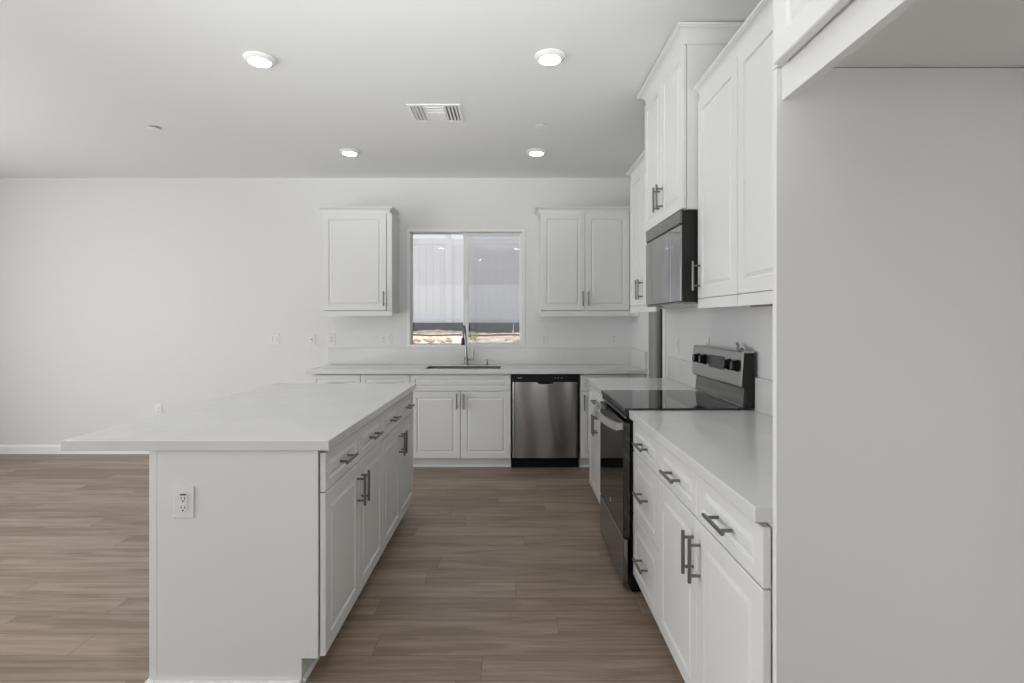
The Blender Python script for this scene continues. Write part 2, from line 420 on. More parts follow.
for k in range(70):
    a = rnd.uniform(0, 2 * PI); rr = rnd.uniform(0.01, 0.10); h = rnd.uniform(0.03, 0.12); L = rnd.uniform(0.03, 0.06)
    c = Vector((rr * math.cos(a), rr * math.sin(a) * 0.8, h)); d = Vector((math.cos(a), math.sin(a), rnd.uniform(0.1, 0.8))).normalized(); s_ = d.cross(Vector((0, 0, 1))).normalized()
    q = [lb.bm.verts.new(c), lb.bm.verts.new(c + d * L * .5 + s_ * L * .3), lb.bm.verts.new(c + d * L), lb.bm.verts.new(c + d * L * .5 - s_ * L * .3)]
    lb.bm.faces.new(q)
tag(lb.build('leaves', 'leaf', wd_), kind='stuff')
sb = B()
for k in range(8):
    a = k * PI / 4; sb.tube([(0, 0, -0.03), (0.04 * math.cos(a), 0.04 * math.sin(a), 0.05), (0.07 * math.cos(a), 0.07 * math.sin(a), 0.09)], 0.003, 6)
sb.build('stems', 'leaf', wd_)
st = thing('marker_stake', 'thin pale stake standing in the dirt before the fence footing', 'stake', (0.02, 11.0, 1.09))
B().cyl((0, 0, -0.08), (0.02, 0, 0.30), 0.012, 0.006, 10).build('stake_rod', 'vinyl', st)
B().cyl((0, 0, -0.03), (0, 0, 0.06), 0.025, 0.018, 10).build('stake_collar', 'vinyl', st)

# ------------------------------------------------------------------ cabinet kit
def front(name, x0, x1, z0, z1, parent, frame=0.055, t=0.02, frame_z=None, material='cab'):
    """routed slab front; its back lies on y=0, its face on y=-t"""
    fz_ = frame if frame_z is None else frame_z
    w, h = x1 - x0, z1 - z0
    rings = [(0, 0, 0), (0, 0, -t + 0.004), (0.0015, 0.0015, -t + 0.0012), (0.004, 0.004, -t), (frame, fz_, -t),
             (frame + 0.004, fz_ + 0.004, -t + 0.008), (frame + 0.008, fz_ + 0.008, -t + 0.008), (frame + 0.022, fz_ + 0.022, -t + 0.001)]
    bb = B(); bm_ = bb.bm; R = []
    for ix, iz, y in rings:
        R.append([bm_.verts.new(c) for c in ((x0 + ix, y, z0 + iz), (x1 - ix, y, z0 + iz), (x1 - ix, y, z1 - iz), (x0 + ix, y, z1 - iz))])
    for i in range(len(R) - 1):
        for k in range(4):
            bm_.faces.new((R[i][k], R[i][(k + 1) % 4], R[i + 1][(k + 1) % 4], R[i + 1][k]))
    bm_.faces.new(R[0][::-1]); bm_.faces.new(R[-1])
    return bb.build(name, material, parent)
def pull(parent, x, z, vertical, t=0.02, L=0.140, name='handle'):
    y0, y1 = -t + 0.001, -t - 0.034
    bb = B()
    if vertical:
        bb.cyl((x, y1, z - L / 2), (x, y1, z + L / 2), 0.006)
        for s_ in (-1, 1): bb.cyl((x, y0, z + s_ * 0.048), (x, y1, z + s_ * 0.048), 0.005)
    else:
        bb.cyl((x - L / 2, y1, z), (x + L / 2, y1, z), 0.006)
        for s_ in (-1, 1): bb.cyl((x + s_ * 0.048, y0, z), (x + s_ * 0.048, y1, z), 0.005)
    return bb.build(name, 'handle', parent, smooth=True)
G = 0.002
def base_body(t, W, D, top=0.860, toe=0.10, rec=0.065, z0=None, kick=True):
    B().box(0.001, W - 0.001, 0.006, D, toe if z0 is None else z0, top, 0.001, 1).build('carcass', 'cabshell', t)
    if kick:
        B().box(0.001, W - 0.001, rec, rec + 0.014, 0.0, toe - 0.002).build('toe_kick', 'cabshell', t)
        B().prism([(rec - 0.011, 0.001), (rec - 0.001, 0.001), (rec - 0.001, 0.018), (rec - 0.006, 0.017), (rec - 0.010, 0.010)], 'x', 0.001, W - 0.001).build('shoe_moulding', 'trim', t)
DB, DT, GB, GT = 0.098, 0.701, 0.706, 0.850      # door bottom/top, drawer bottom/top
def door(t, x0, x1, z0=DB, z1=DT, hx=None, hz=None):
    o = front('door', x0 + G, x1 - G, z0, z1, t)
    if hx is not None: pull(o, hx, hz, True)
    return o
def drawer(t, x0, x1, z0=GB, z1=GT, fr=0.042, fz=0.036, handle=True, name='drawer'):
    o = front(name, x0 + G, x1 - G, z0, z1, t, frame=fr, frame_z=fz)
    if handle: pull(o, (x0 + x1) / 2, (z0 + z1) / 2 - 0.004, False)
    return o
HZB = 0.585
def two_door_base(t, W, D, drawers=True, kick=True):
    base_body(t, W, D, kick=kick)
    h = W / 2
    door(t, 0, h, hx=h - 0.032, hz=HZB); door(t, h, W, hx=h + 0.032, hz=HZB)
    if drawers:
        drawer(t, 0, h); drawer(t, h, W)

def crown(parent, W, D, z0, z1, out=0.04, left=True, right=True, ledge=0.0, x0=0.0):
    H_ = z1 - z0
    prof = [(0.0, z0), (0.010, z0), (0.012, z0 + 0.006), (0.012, z0 + 0.010), (0.008, z0 + 0.013), (0.010, z0 + 0.02)]
    for q in range(1, 6):
        a_ = q / 6 * PI / 2
        prof.append((0.010 + (out - 0.018) * (1 - math.cos(a_)), z0 + 0.02 + (H_ - 0.036) * math.sin(a_)))
    prof += [(out - 0.008, z1 - 0.016), (out - 0.006, z1 - 0.012), (out, z1 - 0.010), (out, z1), (0.0, z1)]
    bb = B(); bm_ = bb.bm; L = []
    for o_, z in prof:
        pts = []
        if left: pts += [(x0 - o_, D), (x0 - o_, -o_)]
        else: pts += [(x0, -o_)]
        if right: pts += [(x0 + W + o_, -o_), (x0 + W + o_, D)]
        else: pts += [(x0 + W, -o_)]
        L.append([bm_.verts.new((a, c, z)) for a, c in pts])
    k = len(prof)
    for i in range(k):
        for j in range(len(L[0]) - 1):
            bm_.faces.new((L[i][j], L[i][j + 1], L[(i + 1) % k][j + 1], L[(i + 1) % k][j]))
    bm_.faces.new([r_[0] for r_ in L][::-1]); bm_.faces.new([r_[-1] for r_ in L])
    return bb.build('crown_moulding', 'cab', parent)

# ------------------------------------------------------------------ island
IX, IY0 = -0.710, 1.960
ISL = 0.873
a90 = PI / 2
for k, lab in enumerate(('white island base cabinet nearest the camera, under the near half of the worktop',
                         'white island base cabinet at the far end, facing the range')):
    t = thing('island_cabinet', lab, 'cabinet', (IX, IY0 + k * ISL, 0), a90, 'island base cabinets')
    two_door_base(t, ISL, 0.598, kick=True)
    if k == 0:   # finished end panel with its toe notch
        poly = [(0.006, 0.094), (0.066, 0.094), (0.066, 0.0), (0.598, 0.0), (0.598, 0.860), (0.006, 0.860)]
        e_ = B().prism(poly, 'x', -0.006, -0.0005).build('end_panel', 'cabshell', t)
        B().box(-0.020, -0.0065, 0.066, 0.5995, 0.001, 0.016, 0.003).build('base_shoe', 'trim', t)
bp_ = thing('island_back_panel', 'white finished panel along the seating side of the island', 'panel', (-1.338, 1.954, 0))
B().box(0.0, 0.029, 0.0, 2 * ISL + 0.008, 0.0, 0.8605, 0.002).build('panel_board', 'cab', bp_)
B().box(-0.008, -0.0005, 0.0, 2 * ISL + 0.008, 0.0, 0.016, 0.002).box(-0.008, 0.0280, -0.0145, -0.0005, 0.0, 0.016, 0.002).build('base_shoe', 'trim', bp_)
iw = thing('island_worktop', 'white quartz island worktop with overhang at the seating side', 'worktop', (-1.656, 1.943, 0.862))
B().box(0, 0.984, 0, 1.768, 0, 0.038, 0.003).build('slab', 'quartz', iw)

# ------------------------------------------------------------------ back run
BYF = 4.790      # carcass face
def back(name, lab, x, cat='cabinet', group=None): return thing(name, lab, cat, (x, BYF, 0), 0.0, group)
t = back('base_cabinet', 'white base cabinet with two drawers behind the island, left of the sink cabinet', -1.808, group='base cabinets')
two_door_base(t, 0.889, 0.53)
t = back('sink_cabinet', 'white sink base cabinet with false drawer front and two doors under the window', -0.917, group='base cabinets')
base_body(t, 0.908, 0.53, top=0.64)
h = 0.454
B().box(0.001, 0.907, 0, 0.02, 0.642, 0.86, 0.001).build('face_rail', 'cabshell', t)
drawer(t, 0, 0.908, handle=False, name='false_front')
door(t, 0, h, hx=h - 0.032, hz=HZB + 0.03); door(t, h, 0.908, hx=h + 0.032, hz=HZB + 0.03)
t = back('corner_cabinet', 'narrow white corner base cabinet right of the dishwasher, with drawer and door', 0.614, group='base cabinets')
base_body(t, 0.59, 0.53)
drawer(t, 0.004, 0.44, handle=True)
door(t, 0.004, 0.44, hx=0.034, hz=HZB + 0.02)
B().box(0.443, 0.588, -0.02, 0.0, DB, GT, 0.001).build('filler_strip', 'cab', t)

# worktop with sink hole
SX0, SX1, SY0, SY1 = -0.800, -0.105, 0.115, 0.44
wt = thing('worktop', 'long white quartz worktop with sink under the window', 'worktop', (0, 4.73, 0.862), group='white quartz worktops')
b = B()
YD = YB - 4.73 - 0.001
b.box(-1.846, SX0, 0, YD, 0, 0.038, 0.003).box(SX1, XR - 0.002, 0, YD, 0, 0.038, 0.003)
b.box(SX0, SX1, 0, SY0, 0, 0.038, 0.003).box(SX0, SX1, SY1, YD, 0, 0.038, 0.003)
b.build('slab', 'quartz', wt)
B().box(-1.846, XR - 0.002, YD - 0.02, YD, 0.0385, 0.200, 0.002).build('backsplash', 'quartz', wt)
B().box(XR - 0.022, XR - 0.002, 0.012, YD - 0.0205, 0.0385, 0.198, 0.002).build('side_splash', 'quartz', wt)
# sink
sk = thing('sink', 'undermount stainless steel sink set in the worktop below the window', 'sink', (0, 4.73, 0.862))
b = B(); w = 0.004
x0, x1, y0, y1 = SX0 + 0.001, SX1 - 0.001, SY0 + 0.001, SY1 - 0.001
b.box(x0, x0 + w, y0, y1, -0.20, 0.034).box(x1 - w, x1, y0, y1, -0.20, 0.034).box(x0 + w, x1 - w, y0, y0 + w, -0.20, 0.034).box(x0 + w, x1 - w, y1 - w, y1, -0.20, 0.034)
b.box(x0, x1, y0, y1, -0.206, -0.2005)
b.build('basin', 'sinksteel', sk)
B().lathe([(0.03, 0.0), (0.045, 0.0), (0.045, 0.004), (0.03, 0.005), (0.02, 0.002)], 28, ((x0 + x1) / 2, (y0 + y1) / 2, -0.2)).build('drain', 'chrome', sk, smooth=True)
# faucet
fa = thing('faucet', 'tall grey pull-down faucet behind the sink', 'faucet', (-0.452, 5.235, 0.900))
B().lathe([(0.026, 0), (0.026, 0.012), (0.021, 0.018), (0.021, 0.075), (0.016, 0.082)], 28).build('faucet_body', 'chrome', fa, smooth=True)
arc = [(0, 0, 0.08), (-0.004, 0, 0.16), (-0.007, 0, 0.24), (-0.010, -0.004, 0.29)]
for k in range(1, 13):
    a = PI * k / 12
    arc.append((-0.010 - 0.004 * k / 12, -0.09 + 0.09 * math.cos(a), 0.30 + 0.088 * math.sin(a)))
arc.append((-0.014, -0.182, 0.27))
B().tube(arc, 0.0115, 14).build('spout', 'chrome', fa, smooth=True)
B().cyl((-0.014, -0.182, 0.275), (-0.014, -0.185, 0.205), 0.015, 0.019).build('spray_head', 'blkside', fa, smooth=True)
lv = B().cyl((0.02, 0, 0.055), (0.066, 0, 0.055), 0.010); lv.tube([(0.062, 0, 0.052), (0.066, -0.003, 0.09), (0.067, -0.006, 0.145)], [0.009, 0.007, 0.006])
lv.build('lever', 'chrome', fa, smooth=True)
ag = thing('soap_dispenser', 'small grey cylindrical air gap cap right of the faucet', 'air gap', (-0.252, 5.235, 0.900))
B().lathe([(0.018, 0), (0.018, 0.006), (0.0145, 0.008), (0.0145, 0.05), (0.012, 0.055)], 24).build('cap', 'chrome', ag, smooth=True)
B().lathe([(0.022, 0), (0.022, 0.003), (0.019, 0.004)], 24).build('cap_flange', 'chrome', ag, smooth=True)
ag.name = 'air_gap'

# dishwasher
DW = 0.612
dw = thing('dishwasher', 'stainless steel dishwasher with black control strip in the back cabinet run', 'dishwasher', (-0.005, BYF, 0))
B().box(0.003, DW - 0.003, 0.0, 0.525, 0.09, 0.858).build('tub', 'blkm', dw)
# door skin: gently bowed sheet with scooped pocket, thickness 25 mm
def dw_door():
    bb = B(); bm_ = bb.bm
    nx, nz = 60, 60; zb, zt = 0.104, 0.786
    fr_, bk = [], []
    for j in range(nz + 1):
        z = zb + (zt - zb) * j / nz
        r1, r2 = [], []
        for i in range(nx + 1):
            u = i / nx; x = 0.012 + (DW - 0.024) * u
            # sheet is not quite flat: two faint vertical waves that wander
            v = j / nz
            y = -0.022 - 0.004 * math.sin(PI * u) - 0.0030 * math.sin(2 * PI * (2.2 * u - 0.10 * math.sin(PI * v * 1.5 + 0.5)))
            zz = z
            d = (x - DW / 2) / 0.078
            if abs(d) < 1 and j > nz * 0.8:
                zz = z - (0.021 * math.sqrt(max(0.0, 1 - d ** 4))) * (j / nz - 0.8) / 0.2
            ed = min(u, 1 - u) * (DW - 0.024)
            if ed < 0.006: y += 0.006 - ed
            r1.append(bm_.verts.new((x, y, zz))); r2.append(bm_.verts.new((x, 0.0 - 0.001, zz)))
        fr_.append(r1); bk.append(r2)
    for j in range(nz):
        for i in range(nx):
            bm_.faces.new((fr_[j][i], fr_[j][i + 1], fr_[j + 1][i + 1], fr_[j + 1][i]))
            bm_.faces.new((bk[j][i], bk[j + 1][i], bk[j + 1][i + 1], bk[j][i + 1]))
    for i in range(nx):
        bm_.faces.new((fr_[0][i], bk[0][i], bk[0][i + 1], fr_[0][i + 1])); bm_.faces.new((fr_[nz][i], fr_[nz][i + 1], bk[nz][i + 1], bk[nz][i]))
    for j in range(nz):
        bm_.faces.new((fr_[j][0], fr_[j + 1][0], bk[j + 1][0], bk[j][0])); bm_.faces.new((fr_[j][nx], bk[j][nx], bk[j + 1][nx], fr_[j + 1][nx]))
    return bb
dd = dw_door().build('door', 'steel', dw, smooth=True)
lip = []
for k in range(25):
    d = -1 + 2 * k / 24
    lip.append((DW / 2 + 0.078 * d, -0.026, 0.7855 - 0.021 * math.sqrt(max(0.0, 1 - d ** 4))))
B().tube(lip, 0.0028, 8).build('pocket_lip', 'guard', dd, smooth=True)
cp = B().box(0.004, DW - 0.004, -0.022, -0.001, 0.789, 0.855, 0.003).build('control_strip', 'blk', dw)
B().box(0.055, 0.095, -0.0232, -0.0222, 0.820, 0.826).build('badge', 'mark', cp)
b = B()
for k in range(3): b.box(0.385 + 0.03 * k, 0.397 + 0.03 * k, -0.0232, -0.0222, 0.819, 0.826)
b.build('button_marks', 'slotsoft', cp)
B().box(DW / 2 - 0.072, DW / 2 + 0.072, -0.019, -0.002, 0.764, 0.7888).build('handle_pocket', 'blk', dw)
B().box(0.004, DW - 0.004, 0.045, 0.06, 0.0, 0.088).build('toe_panel', 'blkm', dw)

# ------------------------------------------------------------------ upper cabinets on the back wall
UYF = 5.030
UZ0, UZ1 = 1.3825, 2.39
def upper_body(t, W, D, z0, z1, rail=0.05, x0=0.0):
    B().box(x0 + 0.001, x0 + W - 0.001, 0.004, D, z0 + 0.03, z1, 0.001, 1).build('carcass', 'cabshell', t)
    B().box(x0 + 0.0002, x0 + W - 0.0002, -0.018, 0.0035, z0, z0 + rail - 0.004, 0.0006, 1).build('light_rail', 'cab', t)
t = thing('wall_cabinet', 'single-door white wall cabinet left of the window', 'cabinet', (-1.792, UYF, 0), 0, 'wall cabinets')
upper_body(t, 0.657, YB - UYF - 0.001, UZ0, 2.352)
B().box(0.6085, 0.656, -0.018, 0.0035, 1.4355, 2.355, 0.002).build('side_stile', 'cab', t)
door(t, 0, 0.605, 1.4355, 2.355, hx=0.583, hz=1.545)
crown(t, 0.622, YB - UYF - 0.002, 2.352, 2.415, 0.045)
t = thing('wall_cabinet', 'double-door white wall cabinet right of the window', 'cabinet', (0.270, UYF, 0), 0, 'wall cabinets')
upper_body(t, 0.845, YB - UYF - 0.001, UZ0, UZ1)
door(t, 0.0, 0.4215, 1.4355, 2.355, hx=0.397, hz=1.545); door(t, 0.4215, 0.843, 1.4355, 2.355, hx=0.450, hz=1.545)
B().box(0.847, 0.937, -0.006, 0.01, UZ0, 2.40, 0.001).build('filler_strip', 'cab', t)
crown(t, 0.934, YB - UYF - 0.002, 2.352, 2.415, 0.045, right=False)

# ------------------------------------------------------------------ right run
RX = 0.612      # base carcass face
m90 = -PI / 2
Y0, Y1, Y2, Y3, Y4 = 1.252, 2.145, 2.595, 3.295, 4.060
DR = XR - RX - 0.004
t = thing('base_cabinet', 'white base cabinet with three stacked drawers beside the range', 'cabinet', (RX, Y2, 0), m90, 'base cabinets')
W = Y2 - Y1
base_body(t, W, DR)
drawer(t, 0, W)
zs = (DB, 0.400, 0.703)
drawer(t, 0, W, zs[0], zs[1] - 0.002, 0.05, 0.05); drawer(t, 0, W, zs[1] + 0.002, zs[2] - 0.002, 0.05, 0.05)
t = thing('base_cabinet', 'white base cabinet with two drawers and two doors next to the refrigerator recess', 'cabinet', (RX, Y1, 0), m90, 'base cabinets')
two_door_base(t, Y1 - Y0, DR)
t = thing('base_cabinet', 'white base cabinet with one drawer on the far side of the range', 'cabinet', (RX, Y4, 0), m90, 'base cabinets')
W = Y4 - Y3 - 0.003
base_body(t, W, DR)
drawer(t, 0, W); door(t, 0, W / 2, hx=W / 2 - 0.032, hz=HZB + 0.03); door(t, W / 2, W, hx=W / 2 + 0.032, hz=HZB + 0.03)
def right_top(lab, ya, yb):
    t_ = thing('worktop', lab, 'worktop', (0.573, yb, 0.862), m90, 'white quartz worktops')
    D_ = XR - 0.573 - 0.001
    B().box(0, yb - ya, 0, D_, 0, 0.038, 0.003).build('slab', 'quartz', t_)
    B().box(0, yb - ya, D_ - 0.02, D_, 0.0385, 0.200, 0.002).build('backsplash', 'quartz', t_)
right_top('white quartz worktop between the range and the refrigerator recess', Y0, Y2)
right_top('short white quartz worktop on the far side of the range', Y3 - 0.001, Y4)

# upper cabinets, right wall
def right_upper(name, lab, xf, ya, yb): return thing(name, lab, 'cabinet', (xf, yb, 0), m90, 'wall cabinets')
UXF = 0.9246
UD = XR - UXF - 0.002
RZ0, RDB, RDT = 1.398, 1.446, 2.405
t = right_upper('wall_cabinet', 'white single-door wall cabinet just nearer than the microwave', UXF, 2.130, 2.585)
upper_body(t, 0.452, UD, RZ0, 2.45)
door(t, 0, 0.452, RDB, RDT, hx=0.035, hz=1.555)
crown(t, 0.455, UD, 2.408, 2.474, 0.042, False, False)
t = right_upper('wall_cabinet', 'white double-door wall cabinet beside the refrigerator panel', UXF, 1.252, 2.130)
upper_body(t, 0.876, UD, RZ0, 2.45)
door(t, 0, 0.438, RDB, RDT, hx=0.403, hz=1.555); door(t, 0.438, 0.876, RDB, RDT, hx=0.473, hz=1.555)
crown(t, 0.876, UD, 2.408, 2.474, 0.042, False, False)
B().box(0.004, 0.16, 0.03, 0.05, RZ0 - 0.004, RZ0 + 0.026).build('rail_backing', 'raw', t)
U2F = 0.852
t = right_upper('wall_cabinet', 'tall deep white cabinet above the microwave with two doors', U2F, 2.590, 3.330)
W = 0.740
B().box(0.001, W - 0.001, 0.003, XR - U2F - 0.002, 1.885, 2.72, 0.001).build('carcass', 'cab', t)
door(t, 0, W / 2, 1.890, 2.685, hx=W / 2 - 0.032, hz=2.02); door(t, W / 2, W, 1.890, 2.685, hx=W / 2 + 0.032, hz=2.02)
crown(t, W, XR - U2F - 0.003, 2.688, 2.767, 0.057)
t = right_upper('wall_cabinet', 'white wall cabinet on the far side of the microwave, nearest the doorway', UXF, 3.338, 4.060)
W = 0.720
upper_body(t, W, UD, RZ0, 2.45)
door(t, 0, W / 2, RDB, RDT, hx=W / 2 - 0.032, hz=1.555); door(t, W / 2, W, RDB, RDT, hx=W / 2 + 0.032, hz=1.555)
crown(t, W, UD, 2.408, 2.474, 0.042, True, False)

# refrigerator enclosure: side panel + cabinet over the recess
PX = 0.614
fp = thing('refrigerator_panel', 'tall white panel at the side of the empty refrigerator recess', 'panel', (PX, 1.2315, 0))
B().box(0, XR - PX - 0.001, 0, 0.0185, 0, 1.9275, 0.0015).build('panel_board', 'cab', fp)
t = thing('over_refrigerator_cabinet', 'white cabinet above the empty refrigerator recess', 'cabinet', (PX, 1.2305, 0), m90)
W = 0.93
B().box(-0.0195, W, 0.0, XR - PX - 0.002, 1.929, 2.47, 0.001).build('carcass', 'cab', t)
B().box(0.0, W, 0.012, 0.034, 1.850, 1.9285, 0.001).build('header_rail', 'cab', t)
door(t, 0.024, W / 2, 1.921, 2.405, hx=W / 2 - 0.035, hz=2.03); door(t, W / 2, W, 1.921, 2.405, hx=W / 2 + 0.035, hz=2.03)
crown(t, W + 0.018, XR - PX - 0.003, 2.408, 2.474, 0.042, False, False, x0=-0.018)

# ------------------------------------------------------------------ range
RW = 0.692
FX = 0.547       # front face of the oven door
rg = thing('range', 'stainless steel and black electric range with glass cooktop', 'range', (FX, 3.291, 0), m90)
BK = XR - FX - 0.004          # depth to the wall
B().box(0.004, RW - 0.004, 0.040, BK - 0.03, 0.015, 0.885, 0.003).build('body', 'blk', rg)
ct = B().box(0.0, RW, 0.006, 0.575, 0.888, 0.909, 0.005, 3).build('cooktop', 'blkglass', rg)
B().box(0.004, RW - 0.004, 0.014, 0.036, 0.855, 0.8875, 0.002).build('front_fascia', 'blk', rg)
B().box(0.004, RW - 0.004, 0.010, 0.0138, 0.858, 0.863).build('trim_strip', 'guard', rg)
od = B().box(0.004, RW - 0.004, 0.0, 0.036, 0.272, 0.840, 0.004, 2).build('oven_door', 'blkglass', rg)
# bowed handle
hb = B(); K = 24; hz0, hz1 = 0.795, 0.833
outer, inner = [], []
for k in range(K + 1):
    u = k / K; x = 0.03 + (RW - 0.06) * u
    bow = -0.020 - 0.040 * math.sin(PI * u) ** 0.8
    outer.append((x, bow - 0.012)); inner.append((x, bow))
poly = outer + inner[::-1]
hb.prism(poly, 'z', hz0, hz1)
for x in (0.036, RW - 0.036): hb.box(x - 0.010, x + 0.010, -0.026, 0.001, hz0 + 0.004, hz1 - 0.004)
hb.build('handle', 'guard', od, smooth=True)
em = B().lathe([(0.012, 0), (0.012, 0.001), (0.010, 0.0013)], 24).build('emblem', 'guard', od, smooth=True)
em.rotation_euler = (PI / 2, 0, 0); em.location = (RW / 2, -0.0002, 0.345)
sd = B().box(0.004, RW - 0.004, 0.0, 0.022, 0.028, 0.264, 0.003).build('storage_drawer', 'steel', rg)
B().box(0.006, RW - 0.006, 0.006, 0.038, 0.2655, 0.2705).build('drawer_gap', 'blk', rg)
B().box(0.02, RW - 0.02, 0.045, 0.10, 0.0, 0.014).build('base_feet', 'blkm', rg)
# backguard (side profile in y,z; leaning back)
GX = 1.190 - FX
gu = B().prism([(0.598, 0.9095), (GX, 0.9095), (GX, 1.180), (0.592, 1.180), (0.584, 1.05), (0.580, 1.016), (0.604, 1.010), (0.604, 0.95)], 'x', 0.003, RW - 0.003).build('backguard', 'blkside', rg)
PZ0, PZ1, PY0, PY1 = 1.020, 1.182, 0.570, 0.581
B().prism([(0.5795, 1.012), (PY0 + 0.001, 1.014), (PY0, PZ0), (PY1, PZ1), (PY1 + 0.005, 1.187), (GX, 1.187), (GX, 1.1805), (0.5915, 1.1805)], 'x', 0.0, RW).build('control_panel', 'guard', rg)
B().prism([(0.589, 0.9095), (0.597, 0.9095), (0.6035, 0.95), (0.6035, 1.006), (0.598, 1.004)], 'x', 0.004, RW - 0.016).build('vent_riser', 'steeldark', rg)
B().box(0.006, RW - 0.006, 0.581, 0.6035, 1.0065, 1.0105).build('vent_slot', 'blk', rg)
B().box(0.010, RW - 0.020, 0.583, 0.588, 0.9095, 0.918).build('riser_lip', 'guard', rg)
def face_y(z): return PY0 + (z - PZ0) * (PY1 - PY0) / (PZ1 - PZ0)
ang = math.atan2(PY1 - PY0, PZ1 - PZ0)
B().prism([(face_y(1.078) - 0.0012, 1.078), (face_y(1.148) - 0.0012, 1.148), (face_y(1.148) - 0.0001, 1.148), (face_y(1.078) - 0.0001, 1.078)], 'x', 0.270, 0.490).build('display', 'display', rg)
for kx in (0.105, 0.205, 0.553, 0.652):
    kc = Vector((kx, face_y(1.114) - 0.0002, 1.114)); nd = Vector((0, -math.cos(ang), math.sin(ang)))
    kb = B().cyl(kc, kc + nd * 0.008, 0.030, 0.029, 32).cyl(kc + nd * 0.008, kc + nd * 0.032, 0.026, 0.024, 32)
    ko = kb.build('knob', 'blk', rg, smooth=True)
    kl = B().box(-0.003, 0.003, -0.0006, 0.0006, -0.018, 0.018).build('knob_line', 'guard', ko)
    kl.location = kc + nd * 0.0328; kl.rotation_euler = (-ang, 0, 0)
# crumpled strip left on the backguard
cs = []
for k in range(15):
    u = k / 14
    cs.append((0.53 + 0.10 * u, 0.63 - 0.03 * math.sin(2.2 * u), 1.1935 + 0.026 * max(0, 0.35 - u) * 2.3 + 0.006 * math.sin(9 * u) ** 2))
bb = B(); bb.tube([(FX + y, 3.281 - x, z) for x, y, z in cs], [0.005 + 0.003 * abs(math.sin(k * 1.9)) for k in range(15)], 8)
bb.tube([(FX + 0.632, 3.281 - 0.53, 1.21), (FX + 0.622, 3.281 - 0.526, 1.222), (FX + 0.626, 3.281 - 0.519, 1.216)], [0.006, 0.009, 0.004], 8)
tag(bb.build('packing_strip', 'fabric', smooth=True), 'small crumpled grey packing strip lying on top of the range backguard', 'packing strip')

# ------------------------------------------------------------------ microwave
MF = 0.825; MW = 0.662
mw = thing('microwave', 'stainless and black over-the-range microwave under the tall cabinet', 'microwave', (MF, 3.262, 0), m90)
MZ0, MZ1 = 1.423, 1.882
MD = XR - MF - 0.004
B().box(0.002, MW - 0.002, 0.010, MD, MZ0 + 0.010, MZ1, 0.002).build('case', 'blkside', mw)
B().box(0.0, MW, 0.0, 0.0095, 1.818, MZ1 - 0.001, 0.003).build('vent_grille', 'steeldark', mw)
B().box(0.004, MW - 0.004, 0.004, 0.0095, 1.808, 1.8175).build('vent_gap', 'blk', mw)
mdoor = B().box(0.0, MW * 0.76, 0.0, 0.0095, MZ0 + 0.012, 1.8075, 0.002).build('door', 'mirror', mw)
mp_ = B().box(MW * 0.76 + 0.002, MW, 0.0, 0.0095, MZ0 + 0.012, 1.8075, 0.002).build('control_panel', 'mirror', mw)
B().box(0.0, MW, 0.004, MD, MZ0, MZ0 + 0.0095, 0.002).build('underside', 'steeldark', mw)
B().box(MW * 0.46, MW * 0.5, -0.0008, 0.0001, 1.845, 1.853).build('badge', 'mark', mw)

# ------------------------------------------------------------------ wall plates
def plate(name, lab, loc, rz, gangs=1, kind='outlet', cat='outlet', group=None):
    t_ = thing(name, lab, cat, loc, rz, group)
    w_ = 0.0375 + 0.023 * (gangs - 1)
    B().box(-w_, w_, -0.006, -0.0005, -0.0585, 0.0585, 0.0025).build('cover_plate', 'plate', t_)
    for g_ in range(gangs):
        cx = (g_ - (gangs - 1) / 2) * 0.046
        k_ = kind if isinstance(kind, str) else kind[g_]
        if k_ in ('outlet', 'usb'):
            ins = B().box(cx - 0.0165, cx + 0.0165, -0.0085, -0.0062, -0.033, 0.033, 0.001).build('receptacle', 'plate', t_)
            s_ = B(); off = -0.004 if k_ == 'usb' else 0.0
            for zc in (0.016 + off, -0.018 + off):
                s_.box(cx - 0.0075, cx - 0.0052, -0.0092, -0.0086, zc - 0.001, zc + 0.008).box(cx + 0.0052, cx + 0.0075, -0.0092, -0.0086, zc - 0.001, zc + 0.008)
                s_.cyl((cx, -0.0086, zc - 0.0075), (cx, -0.0092, zc - 0.0075), 0.0032, seg=12)
            if k_ == 'usb': s_.box(cx - 0.011, cx + 0.011, -0.0092, -0.0086, 0.026, 0.0315)
            s_.build('slots', 'slot', ins)
        elif k_ == 'switch':
            ins = B().box(cx - 0.0165, cx + 0.0165, -0.0085, -0.0062, -0.033, 0.033, 0.001).build('switch_frame', 'plate', t_)
            B().prism([(-0.0087, -0.028), (-0.0087, 0.028), (-0.013, 0.028)], 'x', cx - 0.013, cx + 0.013).build('rocker', 'plate', ins)
        elif k_ == 'jack':
            ins = B().box(cx - 0.0165, cx + 0.0165, -0.0085, -0.0062, -0.033, 0.033, 0.001).build('jack_insert', 'plate', t_)
            B().cyl((cx, -0.0086, 0), (cx, -0.014, 0), 0.006, 0.005, 14).build('jack', 'slot', ins)
    return t_
yw = YB
plate('light_switch', 'white double switch plate on the back wall, leftmost plate above the island', (-2.394, yw, 1.150), 0, 2, 'switch', 'switch', 'wall plates')
plate('wall_jack', 'white jack plate just left of the wall cabinet beside the back worktop end', (-2.010, yw, 1.150), 0, 1, 'jack', 'jack', 'wall plates')
plate('wall_outlet', 'white outlet on the back wall below the left edge of the single-door wall cabinet', (-1.815, yw, 1.152), 0, 1, 'outlet', 'outlet', 'wall plates')
plate('wall_outlet', 'white double plate with outlet and switch just left of the window', (-1.268, yw, 1.152), 0, 2, ('outlet', 'switch'), 'outlet', 'wall plates')
plate('wall_outlet', 'white outlet on the back wall just right of the window', (0.322, yw, 1.152), 0, 1, 'outlet', 'outlet', 'wall plates')
